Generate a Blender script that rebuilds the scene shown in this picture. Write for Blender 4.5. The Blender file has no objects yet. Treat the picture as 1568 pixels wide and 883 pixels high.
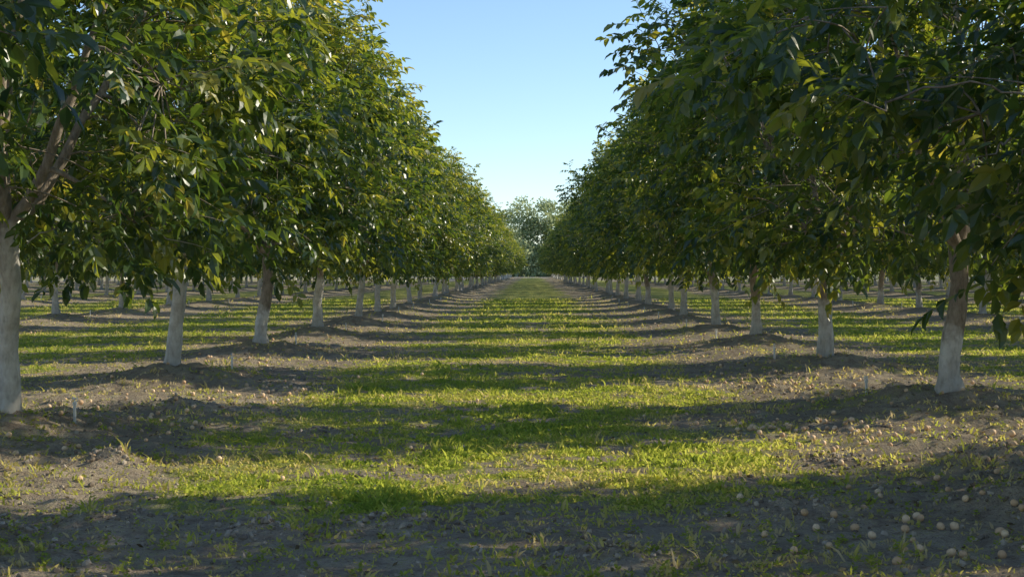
import bpy, math, numpy as np
from mathutils import Vector

scene = bpy.context.scene
col = scene.collection
F8 = np.float64

# ------------------------------------------------------------------ layout
ROW_SP, TREE_SP, ROW_X0, ROW_Y0, ROW_SHIFT = 10.0, 7.1, -5.2, 13.8, 3.0
SUN_EL, SUN_AZ = math.radians(28.5), math.radians(14)   # azimuth measured from +X toward +Y
EYE = 1.64

# ------------------------------------------------------------------ helpers
def vnoise(x, y, seed=0):
    x = np.asarray(x, F8); y = np.asarray(y, F8)
    xi = np.floor(x); yi = np.floor(y); fx = x-xi; fy = y-yi
    fx = fx*fx*(3-2*fx); fy = fy*fy*(3-2*fy)
    def h(a, b):
        v = np.sin(a*127.1+b*311.7+seed*74.7)*43758.5453
        return v-np.floor(v)
    return (h(xi, yi)*(1-fx)+h(xi+1, yi)*fx)*(1-fy)+(h(xi, yi+1)*(1-fx)+h(xi+1, yi+1)*fx)*fy

def fbm(x, y, seed=0, o=4):
    s = 0; a = .5; n = 0
    for i in range(o):
        s = s+a*vnoise(x*2**i+i*17.3, y*2**i+i*9.1, seed+i); n += a; a *= .5
    return s/n

def sstep(a, b, x):
    t = np.clip((x-a)/(b-a), 0, 1); return t*t*(3-2*t)

def row_dx(x):
    return np.mod(x-ROW_X0+ROW_SP/2, ROW_SP)-ROW_SP/2

def tree_dy(x, y):
    k = np.round((x-ROW_X0)/ROW_SP)
    return np.mod(y-(ROW_Y0+ROW_SHIFT*k)+TREE_SP/2, TREE_SP)-TREE_SP/2

GOPHER = [(-2.7, 9.3, .42, .12), (-.9, 9.2, .35, .08), (1.75, 9.7, .55, .12), (3.3, 9.9, .6, .13), (-3.4, 8.9, .3, .08), (-1.7, 9.0, .25, .07), (3.9, 12.2, .5, .12), (2.6, 12.4, .3, .06), (-4.2, 17.0, .45, .09), (3.2, 19.6, .5, .1), (-2.2, 14.6, .3, .05), (.4, 8.3, .3, .05), (-3.6, 12.3, .4, .08)]

def ground_z(x, y):
    dx = row_dx(x); dy = tree_dy(x, y)
    near = np.clip(1.3-y/60, .25, 1)
    z = .08*np.exp(-(dx/1.3)**2)
    z = z+.20*np.exp(-((dx/1.0)**2+(dy/1.15)**2))*(.55+.9*fbm(x*1.7, y*1.7, 31))
    z = z+.05*(fbm(x*.5, y*.5, 3)-.5)+.07*(fbm(x*1.6, y*1.6, 5)-.5)
    rough = .6+1.5*np.exp(-(dx/1.8)**2)
    z = z+near*rough*(.06*(fbm(x*4.5, y*4.5, 7, 3)-.5)+.028*(vnoise(x*14, y*14, 9)-.5))
    for gx, gy, r, h in GOPHER:
        d2 = ((x-gx)**2+((y-gy)*1.1)**2)/(r*r)
        z = z+h*np.exp(-d2*1.6)*(.55+.9*vnoise(x*9, y*9, 77))
    return z

def grass_mask(x, y):
    dx = np.abs(row_dx(x))
    alley = sstep(1.6, 3.7, dx+2.2*(fbm(x*.6, y*.5, 41)-.5))
    patch = sstep(.40, .60, fbm(x*.45, y*.75, 43)+.04+.10*np.clip((y-9)/30, 0, 1))
    fine = sstep(.34, .60, fbm(x*2.6, y*2.6, 47))
    m = alley*(.24+.76*patch)*(.12+.88*fine)+.22*sstep(.50, .70, fbm(x*1.3, y*1.6, 49))
    m = m*(.12+.88*sstep(9.3, 10.4, y+1.6*(fbm(x*.7, y*.5, 51)-.5)-.08*np.abs(x+.8)))
    m = np.where(y > 60, np.maximum(m, .55*alley), m)
    for gx, gy, r, h in GOPHER:
        m = m*(1-.95*np.exp(-((x-gx)**2+(y-gy)**2)/(r*r)))
    return np.clip(m, 0, 1)

def build_mesh(name, verts, face_arrays, mats=None, smooth=None, attrs=None):
    me = bpy.data.meshes.new(name)
    verts = np.ascontiguousarray(verts, np.float32)
    me.vertices.add(len(verts)); me.vertices.foreach_set('co', verts.ravel())
    loops = np.concatenate([f.ravel() for f in face_arrays]).astype(np.int32)
    tot = np.concatenate([np.full(len(f), f.shape[1]) for f in face_arrays])
    start = (np.cumsum(tot)-tot).astype(np.int32)
    me.loops.add(len(loops)); me.loops.foreach_set('vertex_index', loops)
    me.polygons.add(len(tot)); me.polygons.foreach_set('loop_start', start)
    if mats is not None:
        mi = np.concatenate([np.full(len(f), m) for f, m in zip(face_arrays, mats)]).astype(np.int32)
        me.polygons.foreach_set('material_index', mi)
    sm = np.concatenate([np.full(len(f), bool(s)) for f, s in zip(face_arrays, smooth or [False]*len(face_arrays))])
    me.polygons.foreach_set('use_smooth', sm)
    me.update(calc_edges=True)
    for an, av in (attrs or {}).items():
        a = me.attributes.new(an, 'FLOAT', 'POINT'); a.data.foreach_set('value', np.ascontiguousarray(av, np.float32))
    return me

def add_obj(name, me, loc=(0, 0, 0), rot=(0, 0, 0), sc=(1, 1, 1)):
    o = bpy.data.objects.new(name, me); o.location = loc; o.rotation_euler = rot; o.scale = sc
    col.objects.link(o); return o

def nrm(v):
    return v/np.maximum(np.linalg.norm(v, axis=-1, keepdims=True), 1e-9)

# ------------------------------------------------------------------ materials
def new_mat(name):
    m = bpy.data.materials.new(name); m.use_nodes = True
    nt = m.node_tree; nt.nodes.clear()
    return m, nt, nt.nodes.new('ShaderNodeOutputMaterial')

def N(nt, t, **kw):
    n = nt.nodes.new(t)
    for k, v in kw.items():
        if k in n.inputs: n.inputs[k].default_value = v
        else: setattr(n, k, v)
    return n

def ramp(nt, fac, stops):
    r = nt.nodes.new('ShaderNodeValToRGB'); e = r.color_ramp.elements
    while len(e) < len(stops): e.new(.5)
    for el, (p, c) in zip(e, stops):
        el.position = p; el.color = (*c, 1)
    nt.links.new(fac, r.inputs[0]); return r.outputs[0]

def mixc(nt, fac, a, b, mode='MIX'):
    m = nt.nodes.new('ShaderNodeMix'); m.data_type = 'RGBA'; m.blend_type = mode
    for s, v in ((m.inputs[0], fac), (m.inputs[6], a), (m.inputs[7], b)):
        if hasattr(v, 'is_linked'): nt.links.new(v, s)
        else: s.default_value = v if not isinstance(v, tuple) else (*v, 1)
    return m.outputs[2]

def noise(nt, coord, scale, detail=4, rough=.55):
    n = N(nt, 'ShaderNodeTexNoise', Scale=scale, Detail=detail, Roughness=rough)
    nt.links.new(coord, n.inputs['Vector']); return n.outputs['Fac']

def math_n(nt, op, a, b):
    m = N(nt, 'ShaderNodeMath', operation=op)
    for i, v in enumerate((a, b)):
        if hasattr(v, 'is_linked'): nt.links.new(v, m.inputs[i])
        else: m.inputs[i].default_value = v
    return m.outputs[0]

def leafy(name, stops, tstops, gloss_rough=.45, tfac=.45, attr='rnd', gl=.05):
    m, nt, out = new_mat(name)
    a = N(nt, 'ShaderNodeAttribute', attribute_name=attr)
    c = ramp(nt, a.outputs['Fac'], stops); t = ramp(nt, a.outputs['Fac'], tstops)
    p = N(nt, 'ShaderNodeBsdfDiffuse'); nt.links.new(c, p.inputs['Color'])
    tr = N(nt, 'ShaderNodeBsdfTranslucent'); nt.links.new(t, tr.inputs['Color'])
    mx = N(nt, 'ShaderNodeMixShader'); mx.inputs[0].default_value = tfac
    nt.links.new(p.outputs[0], mx.inputs[1]); nt.links.new(tr.outputs[0], mx.inputs[2])
    last = mx
    if gl > 0:
        g = N(nt, 'ShaderNodeBsdfGlossy', Roughness=gloss_rough)
        m2 = N(nt, 'ShaderNodeMixShader'); m2.inputs[0].default_value = gl
        nt.links.new(mx.outputs[0], m2.inputs[1]); nt.links.new(g.outputs[0], m2.inputs[2]); last = m2
    nt.links.new(last.outputs[0], out.inputs[0]); return m

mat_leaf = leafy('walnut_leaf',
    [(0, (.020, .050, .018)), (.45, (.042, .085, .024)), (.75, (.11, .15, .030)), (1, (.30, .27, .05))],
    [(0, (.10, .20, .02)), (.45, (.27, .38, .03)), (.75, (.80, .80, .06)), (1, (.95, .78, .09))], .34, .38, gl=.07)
mat_grass = leafy('grass_blades',
    [(0, (.13, .20, .05)), (.5, (.30, .34, .08)), (.75, (.50, .45, .17)), (1, (.70, .57, .34))],
    [(0, (.44, .58, .07)), (.5, (.84, .86, .13)), (.75, (.95, .80, .24)), (1, (.85, .68, .38))], .6, .5, gl=0)
mat_far_hazed = leafy('distant_foliage_haze_tint',  # aerial haze painted into the foliage as a paler albedo
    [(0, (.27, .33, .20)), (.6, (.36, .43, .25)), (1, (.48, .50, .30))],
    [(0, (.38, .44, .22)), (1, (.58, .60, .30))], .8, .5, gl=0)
mat_litter = leafy('leaf_litter',
    [(0, (.14, .10, .06)), (.6, (.36, .27, .14)), (1, (.58, .46, .26))],
    [(0, (.1, .07, .03)), (1, (.3, .22, .08))], .8, .2, gl=0)

def bark_material():
    m, nt, out = new_mat('walnut_bark')
    tc = N(nt, 'ShaderNodeTexCoord'); oi = N(nt, 'ShaderNodeObjectInfo')
    mp = N(nt, 'ShaderNodeMapping'); mp.inputs['Scale'].default_value = (1, 1, .3)
    nt.links.new(tc.outputs['Object'], mp.inputs['Vector'])
    n1 = noise(nt, mp.outputs[0], 22, 5, .65); n2 = noise(nt, tc.outputs['Object'], 5, 3, .6)
    bark = ramp(nt, n1, [(.3, (.20, .16, .125)), (.55, (.38, .32, .26)), (.75, (.50, .43, .36))])
    paint = ramp(nt, n1, [(.25, (.50, .47, .43)), (.5, (.76, .73, .69)), (.8, (.84, .82, .79))])
    sx = N(nt, 'ShaderNodeSeparateXYZ'); nt.links.new(tc.outputs['Object'], sx.inputs[0])
    top = math_n(nt, 'ADD', math_n(nt, 'MULTIPLY', oi.outputs['Random'], 1.2), .65)
    d = math_n(nt, 'SUBTRACT', top, sx.outputs['Z'])
    d = math_n(nt, 'ADD', math_n(nt, 'MULTIPLY', d, 5.0), math_n(nt, 'MULTIPLY', math_n(nt, 'SUBTRACT', n2, .5), 3.0))
    cl = N(nt, 'ShaderNodeClamp'); nt.links.new(d, cl.inputs[0])
    wear = math_n(nt, 'MULTIPLY', cl.outputs[0], ramp(nt, n2, [(.35, (.5,)*3), (.6, (1,)*3)]))
    c = mixc(nt, wear, bark, paint)
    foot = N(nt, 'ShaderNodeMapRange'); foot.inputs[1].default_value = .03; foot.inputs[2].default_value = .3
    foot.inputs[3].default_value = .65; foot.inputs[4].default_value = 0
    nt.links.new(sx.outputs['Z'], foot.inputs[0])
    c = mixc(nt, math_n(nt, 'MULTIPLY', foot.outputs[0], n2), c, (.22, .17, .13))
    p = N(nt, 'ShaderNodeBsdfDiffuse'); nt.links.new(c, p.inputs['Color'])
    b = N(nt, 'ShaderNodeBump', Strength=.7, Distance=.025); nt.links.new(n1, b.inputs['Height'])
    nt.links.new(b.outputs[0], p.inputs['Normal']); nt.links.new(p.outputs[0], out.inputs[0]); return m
mat_bark = bark_material()

def ground_material():
    m, nt, out = new_mat('orchard_soil')
    tc = N(nt, 'ShaderNodeTexCoord'); P = tc.outputs['Object']
    g = N(nt, 'ShaderNodeAttribute', attribute_name='grass').outputs['Fac']
    big = noise(nt, P, .7, 3); med = noise(nt, P, 6, 4, .65); fine = noise(nt, P, 45, 4, .7); vf = noise(nt, P, 160, 1, .7)
    soil = ramp(nt, med, [(.3, (.33, .255, .19)), (.5, (.51, .415, .315)), (.72, (.68, .57, .445))])
    soil = mixc(nt, ramp(nt, big, [(.42, (0,)*3), (.62, (.7,)*3)]), soil, (.36, .29, .22))
    soil = mixc(nt, ramp(nt, fine, [(.3, (.8,)*3), (.45, (0,)*3)]), soil, (.16, .12, .09))
    straw = ramp(nt, vf, [(.35, (.32, .28, .13)), (.65, (.70, .60, .36))])
    soil = mixc(nt, ramp(nt, math_n(nt, 'ADD', math_n(nt, 'MULTIPLY', fine, .6), math_n(nt, 'MULTIPLY', med, .4)), [(.50, (0,)*3), (.6, (.6,)*3)]), soil, straw)
    gr = ramp(nt, vf, [(.3, (.17, .21, .05)), (.5, (.36, .40, .09)), (.7, (.58, .58, .18))])
    gr = mixc(nt, ramp(nt, big, [(.4, (0,)*3), (.7, (.55,)*3)]), gr, (.57, .50, .21))
    k = math_n(nt, 'ADD', math_n(nt, 'MULTIPLY', g, 1.25), math_n(nt, 'MULTIPLY', math_n(nt, 'SUBTRACT', fine, .5), 1.4))
    k = math_n(nt, 'ADD', k, math_n(nt, 'MULTIPLY', math_n(nt, 'SUBTRACT', med, .5), .7))
    kk = ramp(nt, k, [(.20, (0,)*3), (.60, (.9,)*3)])
    c = mixc(nt, kk, soil, gr)
    road = N(nt, 'ShaderNodeAttribute', attribute_name='road').outputs['Fac']
    c = mixc(nt, road, c, (.64, .56, .44))
    p = N(nt, 'ShaderNodeBsdfDiffuse', Roughness=.6); nt.links.new(c, p.inputs['Color'])
    h = math_n(nt, 'ADD', math_n(nt, 'MULTIPLY', med, 1.0), math_n(nt, 'MULTIPLY', fine, .45))
    b = N(nt, 'ShaderNodeBump', Strength=1.0, Distance=.08); nt.links.new(h, b.inputs['Height'])
    nt.links.new(b.outputs[0], p.inputs['Normal']); nt.links.new(p.outputs[0], out.inputs[0]); return m
mat_ground = ground_material()

def simple(name, c1, c2, scale, rough=.7, bump=.3, attr=False):
    m, nt, out = new_mat(name)
    tc = N(nt, 'ShaderNodeTexCoord'); n = noise(nt, tc.outputs['Object'], scale, 5, .6)
    if attr: n2 = N(nt, 'ShaderNodeAttribute', attribute_name='rnd').outputs['Fac']; n3 = math_n(nt, 'ADD', math_n(nt, 'MULTIPLY', n, .4), math_n(nt, 'MULTIPLY', n2, .6))
    else: n3 = n
    c = ramp(nt, n3, [(.25, c1), (.75, c2)])
    p = N(nt, 'ShaderNodeBsdfPrincipled', Roughness=rough); nt.links.new(c, p.inputs['Base Color'])
    b = N(nt, 'ShaderNodeBump', Strength=bump, Distance=.01); nt.links.new(n, b.inputs['Height'])
    nt.links.new(b.outputs[0], p.inputs['Normal']); nt.links.new(p.outputs[0], out.inputs[0]); return m
mat_nut = simple('walnut_shell', (.66, .42, .24), (.92, .66, .42), 60, .7, .25, True)
mat_clod = simple('soil_clod', (.20, .155, .115), (.50, .415, .325), 30, .95, .8, True)
mat_plastic = simple('white_pvc', (.76, .75, .72), (.86, .85, .82), 15, .45, .05)

# ------------------------------------------------------------------ ground
def spaced(a, b, s0, grow, smax):
    v = [a]; s = s0
    while v[-1] < b: v.append(v[-1]+s); s = min(s*grow, smax)
    return np.array(v)
ys = np.concatenate([-spaced(0, 60, .8, 1.1, 6)[::-1]+5.5, spaced(5.5, 22, .06, 1.0, .06)[1:]])
ys = np.concatenate([ys, spaced(ys[-1], 1600, .061, 1.012, 60)[1:]])
xp = spaced(0, 8, .065, 1, .065); xp = np.concatenate([xp, spaced(xp[-1], 1200, .066, 1.035, 60)[1:]])
xs = np.concatenate([-xp[::-1], xp[1:]])
X, Y = np.meshgrid(xs, ys); nx, ny = len(xs), len(ys)
Z = ground_z(X, Y)
fade = 1-sstep(340, 400, np.maximum(np.abs(X), Y)); Z = Z*fade
G = grass_mask(X, Y)
road = sstep(366, 369, Y)*(1-sstep(396, 400, Y))
G = G*(1-road)
idx = np.arange(nx*ny).reshape(ny, nx)
fc = np.stack([idx[:-1, :-1], idx[:-1, 1:], idx[1:, 1:], idx[1:, :-1]], -1).reshape(-1, 4)
me = build_mesh('ground', np.stack([X, Y, Z], -1).reshape(-1, 3), [fc], smooth=[True], attrs={'grass': G.ravel(), 'road': road.ravel()})
me.materials.append(mat_ground); add_obj('ground', me)

# ------------------------------------------------------------------ trees
class Tubes:
    def __init__(s): s.v = []; s.f = []; s.n = 0
    def add(s, pts, rad, sides, cap=False):
        pts = np.asarray(pts, F8); n = len(pts); rad = np.asarray(rad, F8)
        t = nrm(np.gradient(pts, axis=0)); ref = np.array([0, 0, 1.]) if abs(t[0, 2]) < .9 else np.array([1., 0, 0])
        a = nrm(np.cross(t, ref)); b = np.cross(t, a)
        th = np.linspace(0, 2*np.pi, sides, endpoint=False)
        ring = pts[:, None]+rad[:, None, None]*(np.cos(th)[None, :, None]*a[:, None]+np.sin(th)[None, :, None]*b[:, None])
        s.v.append(ring.reshape(-1, 3))
        i = np.arange(n*sides).reshape(n, sides); j = np.roll(i, -1, 1)
        s.f.append(np.stack([i[:-1], j[:-1], j[1:], i[1:]], -1).reshape(-1, 4)+s.n); s.n += n*sides

PZ = np.array([1.6, 2.0, 2.6, 3.3, 4.2, 5.1, 5.8, 6.3, 6.7])
PR = np.array([.62, .84, .97, 1.03, 1.0, .86, .66, .46, .18])

def make_tree(seed, nshoot=430, lean=(0, 0)):
    r = np.random.RandomState(seed)
    ph = r.rand(4)*6.28
    RX, RY = 2.40, 1.88
    def env(az, z):
        ry = RY*(1-.20*np.clip((z-3.8)/2.9, 0, 1))
        e = np.interp(z, PZ, PR)/np.sqrt((np.cos(az)/RX)**2+(np.sin(az)/ry)**2)
        return e*(1+.13*np.sin(2*az+ph[0]+z*.9)+.13*np.sin(3*az+ph[1]-z*1.7)+.12*np.sin(5*az+ph[2]+z*2.6))
    T = Tubes(); nodes = []; nrad = []
    fork = 1.5+.3*r.rand()
    hz = np.array([-.12, 0, .05, .15, .35, .6, .9, 1.2, fork])
    wob = .028*np.cumsum(r.randn(9, 2), 0)*(hz[:, None]+.2)
    tp = np.stack([lean[0]*hz+wob[:, 0], lean[1]*hz+wob[:, 1], hz], -1)
    tr = np.array([.18, .155, .136, .123, .114, .108, .102, .097, .102])*(.92+.16*r.rand())
    ths = tr*(1+.05*r.randn(9)); T.add(tp, ths, 14)
    top = tp[-1]
    nl = 5; az0 = r.rand()*6.28
    for i in range(nl+1):
        if i == nl: az, reach, ze = r.rand()*6.28, .35, 6.1
        else: az = az0+i*6.283/nl+.35*r.randn(); ze = 3.9+1.9*r.rand(); reach = .72*env(az, ze)
        t = np.linspace(0, 1, 9)
        z0 = top[2]-.06
        rr = reach*(t**.85); zz = z0+(ze-z0)*t**(1.05)
        p = np.stack([top[0]+np.cos(az)*rr, top[1]+np.sin(az)*rr, zz], -1)
        p[1:] += np.cumsum(.04*r.randn(8, 3), 0)
        rd = np.interp(t, [0, .08, 1], [.078, .058, .017])
        T.add(p, rd, 8); nodes += list(p[1:]); nrad += list(rd[1:])
    def sample(n, lo, hi, pw):
        z = r.choice(1000, n, p=(lambda w: w/w.sum())(np.interp(np.linspace(1.62, 6.6, 1000), PZ, PR)**1.5))/1000*4.98+1.62
        az = r.rand(n)*6.283; q = lo+(hi-lo)*r.rand(n)**pw
        R = env(az, z)*q
        return np.stack([np.cos(az)*R, np.sin(az)*R, z], -1), q, az
    S, q, _ = sample(75, .45, .9, .7)
    for s in S[np.argsort(np.linalg.norm(S-np.array([0, 0, 2.5]), axis=1))]:
        A = np.array(nodes); pen = np.linalg.norm(A-s, axis=1)+.8*np.maximum(A[:, 2]-s[2]-.6, 0)+.6*np.maximum(np.hypot(A[:, 0], A[:, 1])-np.hypot(s[0], s[1]), 0)
        k = int(np.argmin(pen)); a = A[k]; L = np.linalg.norm(s-a)
        c = (a+s)/2+np.array([0, 0, .16*L]); t = np.linspace(0, 1, 6)[:, None]
        p = (1-t)**2*a+2*t*(1-t)*c+t*t*s; p[1:-1] += .02*r.randn(4, 3)
        r0 = min(nrad[k]*.7, .012+.018*L)
        rd = np.linspace(r0, .008, 6); T.add(p, rd, 5); nodes += list(p[1:]); nrad += list(rd[1:])
    A = np.array(nodes); AR = np.array(nrad)
    S, q, az = sample(nshoot, .30, 1.0, .42)
    cl = vnoise(S[:, 0]*1.3+S[:, 2]*.9+seed, S[:, 1]*1.3-S[:, 2]*1.1, seed)
    keep = (cl > .34) | (r.rand(nshoot) < .12)
    keep &= ~((S[:, 2] < 2.3) & (q < .45))
    S, q, az, cl = S[keep], q[keep], az[keep], cl[keep]
    lp = []; ld = []; lt = []
    def shoot(s, d, L, nleaf, r0=.006, tone=0.):
        t = np.linspace(0, 1, 5)[:, None]
        bend = np.array([0, 0, -.12*L]) if s[2] < 4.6 else np.array([0, 0, .06*L])
        p = s+d*L*t+bend*t*t
        T.add(p, np.linspace(r0, .0025, 5), 3)
        u = np.linspace(.05, 1, nleaf); dr = nrm(d)[None]
        ref = nrm(np.cross(dr, np.array([[.3, .2, 1.]]))); rf2 = np.cross(dr, ref)
        a = np.arange(nleaf)*2.4+r.rand()*6
        rad = np.cos(a)[:, None]*ref+np.sin(a)[:, None]*rf2
        pos = s+d*L*u[:, None]+bend*(u*u)[:, None]
        dd = nrm(dr*(.35+.5*u[:, None])+rad*(.95-.35*u[:, None])+np.array([0, 0, -.12])+.15*r.randn(nleaf, 3))
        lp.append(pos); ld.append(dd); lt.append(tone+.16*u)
    for s, qq, a in zip(S, q, az):
        k = int(np.argmin(np.linalg.norm(A-s, axis=1)+.5*np.maximum(np.hypot(A[:, 0], A[:, 1])-np.hypot(s[0], s[1]), 0))); b = A[k]
        if np.linalg.norm(s-b) > .06:
            t = np.linspace(0, 1, 4)[:, None]; c = (b+s)/2+np.array([0, 0, .08])
            T.add((1-t)**2*b+2*t*(1-t)*c+t*t*s, np.linspace(min(AR[k], .011), .006, 4), 4)
        h = np.clip((s[2]-2.0)/4.3, 0, 1)
        d = np.array([np.cos(a), np.sin(a), 0])*(1-.5*h)+np.array([0, 0, -.14+1.35*h])+.38*r.randn(3)
        d = d/np.linalg.norm(d)
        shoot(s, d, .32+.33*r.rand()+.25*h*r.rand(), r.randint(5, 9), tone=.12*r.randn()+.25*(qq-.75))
    for i in range(26):
        a = r.rand()*6.283; z = 4.6+1.9*r.rand(); R = env(a, z)*(.55+.5*r.rand()); s = np.array([np.cos(a)*R, np.sin(a)*R, z])
        b = A[int(np.argmin(np.linalg.norm(A-s, axis=1)))]
        T.add(np.linspace(b, s, 3), [.012, .01, .008], 4)
        d = nrm(np.array([np.cos(a)*.45, np.sin(a)*.45, 1])+.18*r.randn(3)); shoot(s, d, .6+.7*r.rand(), 10, .008, .1)
    P = np.concatenate(lp); D = np.concatenate(ld); tone = np.concatenate(lt); n = len(P)
    Z = np.array([0, 0, 1.])
    up = nrm(Z+.35*r.randn(n, 3)); Sd = nrm(np.cross(D, up)); L = .26+.15*r.rand(n)
    ts = np.array([.30, .36, .62, .66, .9, .94, 1.0]); sg = np.array([1, -1, 1, -1, 1, -1, 0])
    droop = .12+.26*r.rand(n)
    base = P[:, None]+D[:, None]*(L[:, None]*ts)[..., None]-Z*(droop[:, None]*L[:, None]*ts**2)[..., None]
    dr = D[:, None]*np.where(sg == 0, 1., .55)[None, :, None]+Sd[:, None]*sg[None, :, None]*.85-Z*(.25+.55*r.rand(n, 7))[..., None]+.15*r.randn(n, 7, 3)
    dr = nrm(dr); upn = nrm(up[:, None]+.3*r.randn(n, 7, 3))
    sd = nrm(np.cross(dr, upn)); nn = np.cross(sd, dr)
    ln = (.125+.055*r.rand(n, 7))*np.array([.78, .78, .95, .95, 1.05, 1.05, 1.2]); w = ln*(.46+.08*r.rand(n, 7))
    tpl = np.array([[0, 0, 0], [.38, 0, 0], [.36, .5, .09], [.36, -.5, .09], [.75, 0, -.05], [.74, .36, .02], [.74, -.36, .02], [1.0, 0, -.16]])
    V = (base[:, :, None]+dr[:, :, None]*(ln[..., None]*tpl[:, 0])[..., None]+sd[:, :, None]*(w[..., None]*tpl[:, 1])[..., None]
         + nn[:, :, None]*(ln[..., None]*tpl[:, 2])[..., None])
    m = n*7; V = V.reshape(-1, 3)
    o = (np.arange(m)*8)[:, None]
    tri = np.concatenate([np.array([[0, 1, 2]])+o, np.array([[0, 3, 1]])+o, np.array([[4, 7, 5]])+o, np.array([[4, 6, 7]])+o])
    quad = np.concatenate([np.array([[1, 4, 5, 2]])+o, np.array([[1, 3, 6, 4]])+o])
    mid = P+D*(L*.6)[:, None]-Z*(droop*L*.36)[:, None]
    RV = np.stack([P+Sd*.003, P-Sd*.003, mid, base[:, 6]], 1).reshape(-1, 3); ro = (np.arange(n)*4)[:, None]
    rt = np.concatenate([np.array([[0, 1, 2]])+ro, np.array([[0, 2, 3]])+ro])
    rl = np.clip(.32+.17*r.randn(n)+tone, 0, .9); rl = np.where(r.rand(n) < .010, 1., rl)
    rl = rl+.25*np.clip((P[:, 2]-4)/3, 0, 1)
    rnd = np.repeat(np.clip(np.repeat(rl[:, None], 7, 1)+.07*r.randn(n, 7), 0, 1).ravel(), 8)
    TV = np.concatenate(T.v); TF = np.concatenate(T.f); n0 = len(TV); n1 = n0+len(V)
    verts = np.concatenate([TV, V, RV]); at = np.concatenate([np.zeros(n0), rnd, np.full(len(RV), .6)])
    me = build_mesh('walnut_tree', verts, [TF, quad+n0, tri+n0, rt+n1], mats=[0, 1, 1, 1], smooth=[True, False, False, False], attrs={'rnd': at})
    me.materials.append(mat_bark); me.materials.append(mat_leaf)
    print('tree', seed, 'leaflets', m)
    return me

variants = [make_tree(11, 460, (.10, 0)), make_tree(23, 470, (-.05, .02)), make_tree(37, 460, (.06, -.03)), make_tree(53, 470, (.02, .04)), make_tree(71, 460, (.12, 0))]

# ------------------------------------------------------------------ sprinkler mesh
def lathe(profile, sides=10):
    v = []; f = []
    for z, rr in profile:
        for i in range(sides):
            a = 2*math.pi*i/sides; v.append((rr*math.cos(a), rr*math.sin(a), z))
    for j in range(len(profile)-1):
        for i in range(sides):
            k = (i+1) % sides; f.append((j*sides+i, j*sides+k, (j+1)*sides+k, (j+1)*sides+i))
    return np.array(v), np.array(f)
sv, sf = lathe([(-.1, .015), (.2, .015), (.2, .021), (.235, .021), (.24, .008), (.262, .008), (.263, .024), (.27, .024), (.274, .004), (.285, .002)])
bx = np.array([[x, y, z] for x in (-.028, -.022) for y in (-.003, .003) for z in (.235, .285)]); bq = np.array([[0, 1, 3, 2], [4, 6, 7, 5], [0, 4, 5, 1], [2, 3, 7, 6], [0, 2, 6, 4], [1, 5, 7, 3]])
sv2 = np.concatenate([sv, bx, bx*np.array([-1, 1, 1])]); sf2 = np.concatenate([sf, bq+len(sv), (bq+len(sv)+8)[:, ::-1]])
spr = build_mesh('micro_sprinkler', sv2, [sf2], smooth=[False]); spr.materials.append(mat_plastic)

rs = np.random.RandomState(5)
FIX = {(0, 0): (4, 0, 1.0, .2), (0, 1): (0, 0, 1.0, 0), (0, 2): (2, 0, 1.0, 0), (0, 3): (4, .3, 1.05, 0), (0, -1): (1, .2, .95, 0),
       (1, 0): (2, .1, 1.0, 0), (1, 1): (1, 0, 1.05, 0), (1, -1): (3, 0, 1.03, 0), (1, 2): (3, 3.1, 1.0, 0)}
nt_ = 0
for k in range(-6, 8):
    xr = ROW_X0+k*ROW_SP
    for j in range(-4, 53):
        y = ROW_Y0+k*ROW_SHIFT+j*TREE_SP
        if y > (362 if k in (0, 1) else 230) or y < -10: continue
        if abs(xr) > .42*max(y, 0)+(28 if xr > 0 else 12): continue
        v, rz, s = rs.randint(5), rs.choice([0, math.pi])+.3*rs.randn(), .90+.19*rs.rand()
        jx, jy = .12*rs.randn(), .12*rs.randn()
        if (k, j) in FIX: v, rz, s, ddx = FIX[(k, j)]; jx = jx*.2+ddx; jy *= .2
        zz = float(ground_z(np.array([xr+jx]), np.array([y+jy]))[0])
        add_obj('walnut_tree', variants[v], (xr+jx, y+jy, zz-.03), (0, 0, rz), (s, s, s*(.96+.08*rs.rand())))
        nt_ += 1
        if y < 75 and -3 < k < 4 and y > 5:
            sx, sy = xr+(.62 if k <= 0 else -.72)+.06*rs.randn(), y+.95+.25*rs.randn()
            add_obj('micro_sprinkler', spr, (sx, sy, float(ground_z(np.array([sx]), np.array([sy]))[0])-.03), (.06*rs.randn(), .06*rs.randn(), rs.rand()*3), (1, 1, 1))
print('trees', nt_)

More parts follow.
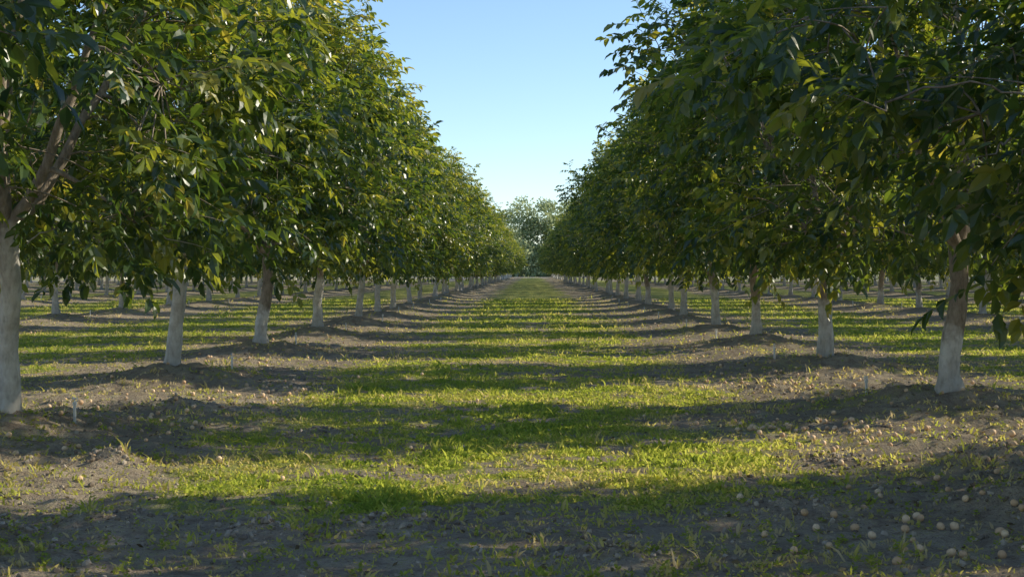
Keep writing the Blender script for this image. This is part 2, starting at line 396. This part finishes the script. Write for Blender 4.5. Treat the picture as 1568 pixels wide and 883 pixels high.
# ------------------------------------------------------------------ grass
def make_grass(n, seed):
    r = np.random.RandomState(seed)
    y = np.exp(r.uniform(math.log(6.0), math.log(85), n)); x = r.uniform(-1, 1, n)*(.44*y+2.5)
    gm = grass_mask(x, y)
    keep = r.rand(n) < gm**1.3+.035+.07*(fbm(x*2, y*2, 83) > .52)
    x, y, gm = x[keep], y[keep], gm[keep]; n = len(x)
    B = 4
    tx = x[:, None]+.022*r.randn(n, B)*(1+y[:, None]/30); ty = y[:, None]+.022*r.randn(n, B)*(1+y[:, None]/30)
    z = ground_z(tx, ty)-.004
    hh = (.015+.026*r.rand(n)**2+.05*(r.rand(n) < .035))*(.5+1.0*fbm(x*1.1, y*1.1, 61))*(1+y/80)
    h = hh[:, None]*(.5+.8*r.rand(n, B)); w = (.005+.007*r.rand(n, B))*(1+y[:, None]/28)
    a = r.rand(n, B)*6.283; lean = h*(.3+1.0*r.rand(n, B)); a2 = r.rand(n, B)*6.283
    c = np.stack([tx, ty, z], -1); s = np.stack([np.cos(a), np.sin(a), 0*a], -1)*w[..., None]
    l = np.stack([np.cos(a2)*lean, np.sin(a2)*lean, h], -1)
    m1 = c+l*np.array([.4, .4, .62])
    V = np.stack([c-s*.5, c+s*.5, m1+s*.8, m1-s*.8, c+l], 2).reshape(-1, 3)
    o = (np.arange(n*B)*5)[:, None]
    q = np.array([[0, 1, 2, 3]])+o; t = np.array([[3, 2, 4]])+o
    dry = fbm(x*.8, y*.8, 67); rn = np.clip(.36+.9*(dry-.5)+.42*(1-gm), 0, 1)
    rn = np.clip(rn[:, None]+.15*r.randn(n, B), 0, 1)
    me = build_mesh('grass', V, [q, t], attrs={'rnd': np.repeat(rn.ravel(), 5)}); me.materials.append(mat_grass)
    print('tufts', n); return me
add_obj('grass', make_grass(250000, 3))

def make_weeds(n, seed):
    r = np.random.RandomState(seed)
    y = np.exp(r.uniform(math.log(6.0), math.log(45), n)); x = r.uniform(-1, 1, n)*(.44*y+2.5)
    keep = r.rand(n) < .08+.5*sstep(.5, .7, fbm(x*1.1, y*1.1, 49))
    x, y = x[keep], y[keep]; n = len(x); K = 14
    hgt = .025+.12*r.rand(n)**2.4
    u = r.rand(n, K); a = r.rand(n, K)*6.283; rad = (.02+.05*r.rand(n, K))*(1.1-u)
    gz = ground_z(x, y)
    c = np.stack([x[:, None]+np.cos(a)*rad*.4, y[:, None]+np.sin(a)*rad*.4, gz[:, None]+hgt[:, None]*u], -1)
    d = np.stack([np.cos(a), np.sin(a), .3+.5*r.rand(n, K)], -1); d = nrm(d); s = nrm(np.cross(d, np.array([0, 0, 1.])))
    ln = (.016+.020*r.rand(n, K))[..., None]; w = ln*.32
    V = np.stack([c, c+d*ln*.5+s*w, c+d*ln, c+d*ln*.5-s*w], 2).reshape(-1, 3)
    q = np.array([[0, 1, 2, 3]])+(np.arange(n*K)*4)[:, None]
    rn = np.repeat(np.clip(.22+.3*r.rand(n)[:, None]+.1*r.randn(n, K), 0, 1).ravel(), 4)
    me = build_mesh('weeds', V, [q], attrs={'rnd': rn}); me.materials.append(mat_grass); return me
add_obj('weeds', make_weeds(15000, 8))

# ------------------------------------------------------------------ lumps: walnuts, clods
def ico():
    t = (1+5**.5)/2
    v = nrm(np.array([[-1, t, 0], [1, t, 0], [-1, -t, 0], [1, -t, 0], [0, -1, t], [0, 1, t], [0, -1, -t], [0, 1, -t], [t, 0, -1], [t, 0, 1], [-t, 0, -1], [-t, 0, 1]], F8))
    f = [(0, 11, 5), (0, 5, 1), (0, 1, 7), (0, 7, 10), (0, 10, 11), (1, 5, 9), (5, 11, 4), (11, 10, 2), (10, 7, 6), (7, 1, 8), (3, 9, 4), (3, 4, 2), (3, 2, 6), (3, 6, 8), (3, 8, 9), (4, 9, 5), (2, 4, 11), (6, 2, 10), (8, 6, 7), (9, 8, 1)]
    return v, f
def ico2():
    v, f = ico(); v = [tuple(p) for p in v]; cache = {}; nf = []
    def mid(a, b):
        k = (min(a, b), max(a, b))
        if k not in cache:
            m = np.array(v[a])+np.array(v[b]); m /= np.linalg.norm(m); v.append(tuple(m)); cache[k] = len(v)-1
        return cache[k]
    for a, b, c in f:
        x, y, z = mid(a, b), mid(b, c), mid(c, a); nf += [(a, x, z), (b, y, x), (c, z, y), (x, y, z)]
    return np.array(v), np.array(nf)
IV, IF = ico2(); JV, JF = ico(); JF = np.array(JF)
def lumps(name, x, y, size, seed, V0, F0, jit, flat, mat, smooth, sink):
    r = np.random.RandomState(seed); n = len(x)
    q = r.randn(n, 4); q /= np.linalg.norm(q, axis=1)[:, None]; w, a, b, c = q.T
    M = np.stack([np.stack([1-2*(b*b+c*c), 2*(a*b-c*w), 2*(a*c+b*w)], -1), np.stack([2*(a*b+c*w), 1-2*(a*a+c*c), 2*(b*c-a*w)], -1), np.stack([2*(a*c-b*w), 2*(b*c+a*w), 1-2*(a*a+b*b)], -1)], 1)
    L = V0[None]*(1+jit*r.randn(n, len(V0), 1))*np.array(flat)
    W = np.einsum('nij,nkj->nki', M, L)*size[:, None, None]
    W += np.stack([x, y, ground_z(x, y)+size*sink], -1)[:, None]
    f = (F0[None]+(np.arange(n)*len(V0))[:, None, None]).reshape(-1, 3)
    me = build_mesh(name, W.reshape(-1, 3), [f], smooth=[smooth], attrs={'rnd': np.repeat(r.rand(n), len(V0))}); me.materials.append(mat)
    add_obj(name, me)
r = np.random.RandomState(17)
nx_, ny_ = [], []
def cluster(cx, cy, sx, sy, n):
    nx_.extend(cx+sx*r.randn(n)); ny_.extend(cy+sy*r.randn(n))
cluster(2.45, 8.8, .38, .6, 22); cluster(1.9, 9.0, .5, .9, 9); cluster(2.9, 9.8, .5, .6, 14)
cluster(2.8, 14.8, .5, .7, 45); cluster(3.6, 13.5, .7, 1.3, 45); cluster(-4.1, 16.0, .6, 1.2, 35); cluster(-3.6, 19.5, .7, 1.5, 50); cluster(3.4, 20.5, .7, 1.5, 50)
for k in range(-1, 3):
    m = 230; nx_.extend(ROW_X0+k*10+1.6*r.randn(m)); ny_.extend(np.exp(r.uniform(math.log(11), math.log(60), m)))
nx_ = np.array(nx_); ny_ = np.array(ny_)
lumps('fallen_walnuts', nx_, ny_, .0235*(1+.14*r.randn(len(nx_))), 4, IV, IF, .02, (1, 1, 1.15), mat_nut, True, .9)
m = 17000; cy = np.exp(r.uniform(math.log(6), math.log(45), m)); k = r.randint(-1, 3, m)
cx = np.where(r.rand(m) < .5, ROW_X0+k*10+1.1*r.randn(m), r.uniform(-1, 1, m)*(.42*cy+2))
gi = r.randint(0, len(GOPHER), m); g = np.array(GOPHER)[gi]; ug = r.rand(m) < .12
cx = np.where(ug, g[:, 0]+g[:, 2]*.6*r.randn(m), cx); cy = np.where(ug, g[:, 1]+g[:, 2]*.6*r.randn(m), cy)
lumps('dirt_clods', cx, cy, .006+.022*r.rand(m)**3, 6, JV, JF, .18, (1, 1, .7), mat_clod, False, .25)

# fallen leaves
m = 11000; ly = np.exp(r.uniform(math.log(6), math.log(50), m)); lx = r.uniform(-1, 1, m)*(.42*ly+2)
kp = r.rand(m) < .3+.7*np.exp(-(row_dx(lx)/2.4)**2); lx, ly = lx[kp], ly[kp]; m = len(lx)
a = r.rand(m)*6.283; L = (.02+.045*r.rand(m)); c = np.stack([lx, ly, ground_z(lx, ly)+.008], -1)
d = nrm(np.stack([np.cos(a), np.sin(a), .25*r.randn(m)], -1)); s = nrm(np.cross(d, nrm(np.array([0, 0, 1.])+.4*r.randn(m, 3))))
Lc = L[:, None]; up = np.array([0, 0, 1.])*Lc*.18
V = np.stack([c-d*Lc*.5, c+s*Lc*.26+up*.6*r.rand(m, 1), c+d*Lc*.5+up, c-s*Lc*.26+up*.6], 1).reshape(-1, 3)
o = (np.arange(m)*4)[:, None]
me = build_mesh('fallen_leaves', V, [np.concatenate([np.array([[0, 1, 2]])+o, np.array([[0, 2, 3]])+o])], attrs={'rnd': np.repeat(r.rand(m), 4)})
me.materials.append(mat_litter); add_obj('fallen_leaves', me)

# ------------------------------------------------------------------ distant trees
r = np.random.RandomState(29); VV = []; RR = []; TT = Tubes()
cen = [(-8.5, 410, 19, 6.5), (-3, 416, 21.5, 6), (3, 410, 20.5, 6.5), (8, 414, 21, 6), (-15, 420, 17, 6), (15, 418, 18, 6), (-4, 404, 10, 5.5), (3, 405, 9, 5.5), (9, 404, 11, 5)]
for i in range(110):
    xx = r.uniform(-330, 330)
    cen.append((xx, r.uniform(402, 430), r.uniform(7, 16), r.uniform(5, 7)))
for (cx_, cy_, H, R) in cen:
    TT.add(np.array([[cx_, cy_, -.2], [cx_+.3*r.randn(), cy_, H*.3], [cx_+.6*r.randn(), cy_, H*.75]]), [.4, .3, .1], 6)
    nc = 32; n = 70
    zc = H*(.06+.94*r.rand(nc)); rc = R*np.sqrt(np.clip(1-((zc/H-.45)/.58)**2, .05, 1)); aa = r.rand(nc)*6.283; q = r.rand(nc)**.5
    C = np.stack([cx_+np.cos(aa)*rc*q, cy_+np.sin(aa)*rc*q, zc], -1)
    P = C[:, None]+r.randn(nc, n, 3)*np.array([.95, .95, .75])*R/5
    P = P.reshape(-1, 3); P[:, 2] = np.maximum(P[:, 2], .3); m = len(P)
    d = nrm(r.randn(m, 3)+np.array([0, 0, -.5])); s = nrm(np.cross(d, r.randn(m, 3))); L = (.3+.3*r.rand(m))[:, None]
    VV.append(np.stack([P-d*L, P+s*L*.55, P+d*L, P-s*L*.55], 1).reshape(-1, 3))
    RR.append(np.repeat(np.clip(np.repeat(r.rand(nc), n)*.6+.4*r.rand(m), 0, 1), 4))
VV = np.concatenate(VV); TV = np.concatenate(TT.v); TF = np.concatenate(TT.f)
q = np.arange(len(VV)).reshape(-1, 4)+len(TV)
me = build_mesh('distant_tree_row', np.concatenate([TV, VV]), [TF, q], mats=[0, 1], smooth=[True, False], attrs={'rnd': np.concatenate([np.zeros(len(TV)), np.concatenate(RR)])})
me.materials.append(mat_bark); me.materials.append(mat_far_hazed); add_obj('distant_tree_row', me)

# ------------------------------------------------------------------ light, sky, camera
w = bpy.data.worlds.new('World'); scene.world = w; w.use_nodes = True
nt = w.node_tree; nt.nodes.clear()
sky = nt.nodes.new('ShaderNodeTexSky'); sky.sky_type = 'NISHITA'; sky.sun_disc = False
sky.sun_elevation = SUN_EL; sky.sun_rotation = math.pi/2-SUN_AZ
sky.air_density = .9; sky.dust_density = 0.0; sky.ozone_density = 3.6
hs = nt.nodes.new('ShaderNodeHueSaturation'); hs.inputs['Saturation'].default_value = .97; hs.inputs['Value'].default_value = 1.35
nt.links.new(sky.outputs[0], hs.inputs['Color'])
bg = nt.nodes.new('ShaderNodeBackground'); bg.inputs[1].default_value = .15
ow = nt.nodes.new('ShaderNodeOutputWorld'); nt.links.new(hs.outputs[0], bg.inputs[0]); nt.links.new(bg.outputs[0], ow.inputs[0])
sd = bpy.data.lights.new('sun', 'SUN'); sd.energy = 5.0; sd.angle = math.radians(.5); sd.color = (1, .91, .70)
so = bpy.data.objects.new('sun', sd); col.objects.link(so)
tosun = Vector((math.cos(SUN_AZ)*math.cos(SUN_EL), math.sin(SUN_AZ)*math.cos(SUN_EL), math.sin(SUN_EL)))
so.rotation_euler = (-tosun).to_track_quat('-Z', 'Y').to_euler(); so.location = (40, 10, 30)

cd = bpy.data.cameras.new('camera'); cd.lens = 51; cd.sensor_width = 36; cd.clip_end = 5000; cd.clip_start = .1
co = bpy.data.objects.new('camera', cd); col.objects.link(co)
co.location = (0, 0, EYE)
co.rotation_euler = (math.radians(90-.68), 0, math.radians(.8))
scene.camera = co
scene.view_settings.view_transform = 'Standard'; scene.view_settings.look = 'None'; scene.view_settings.exposure = 0
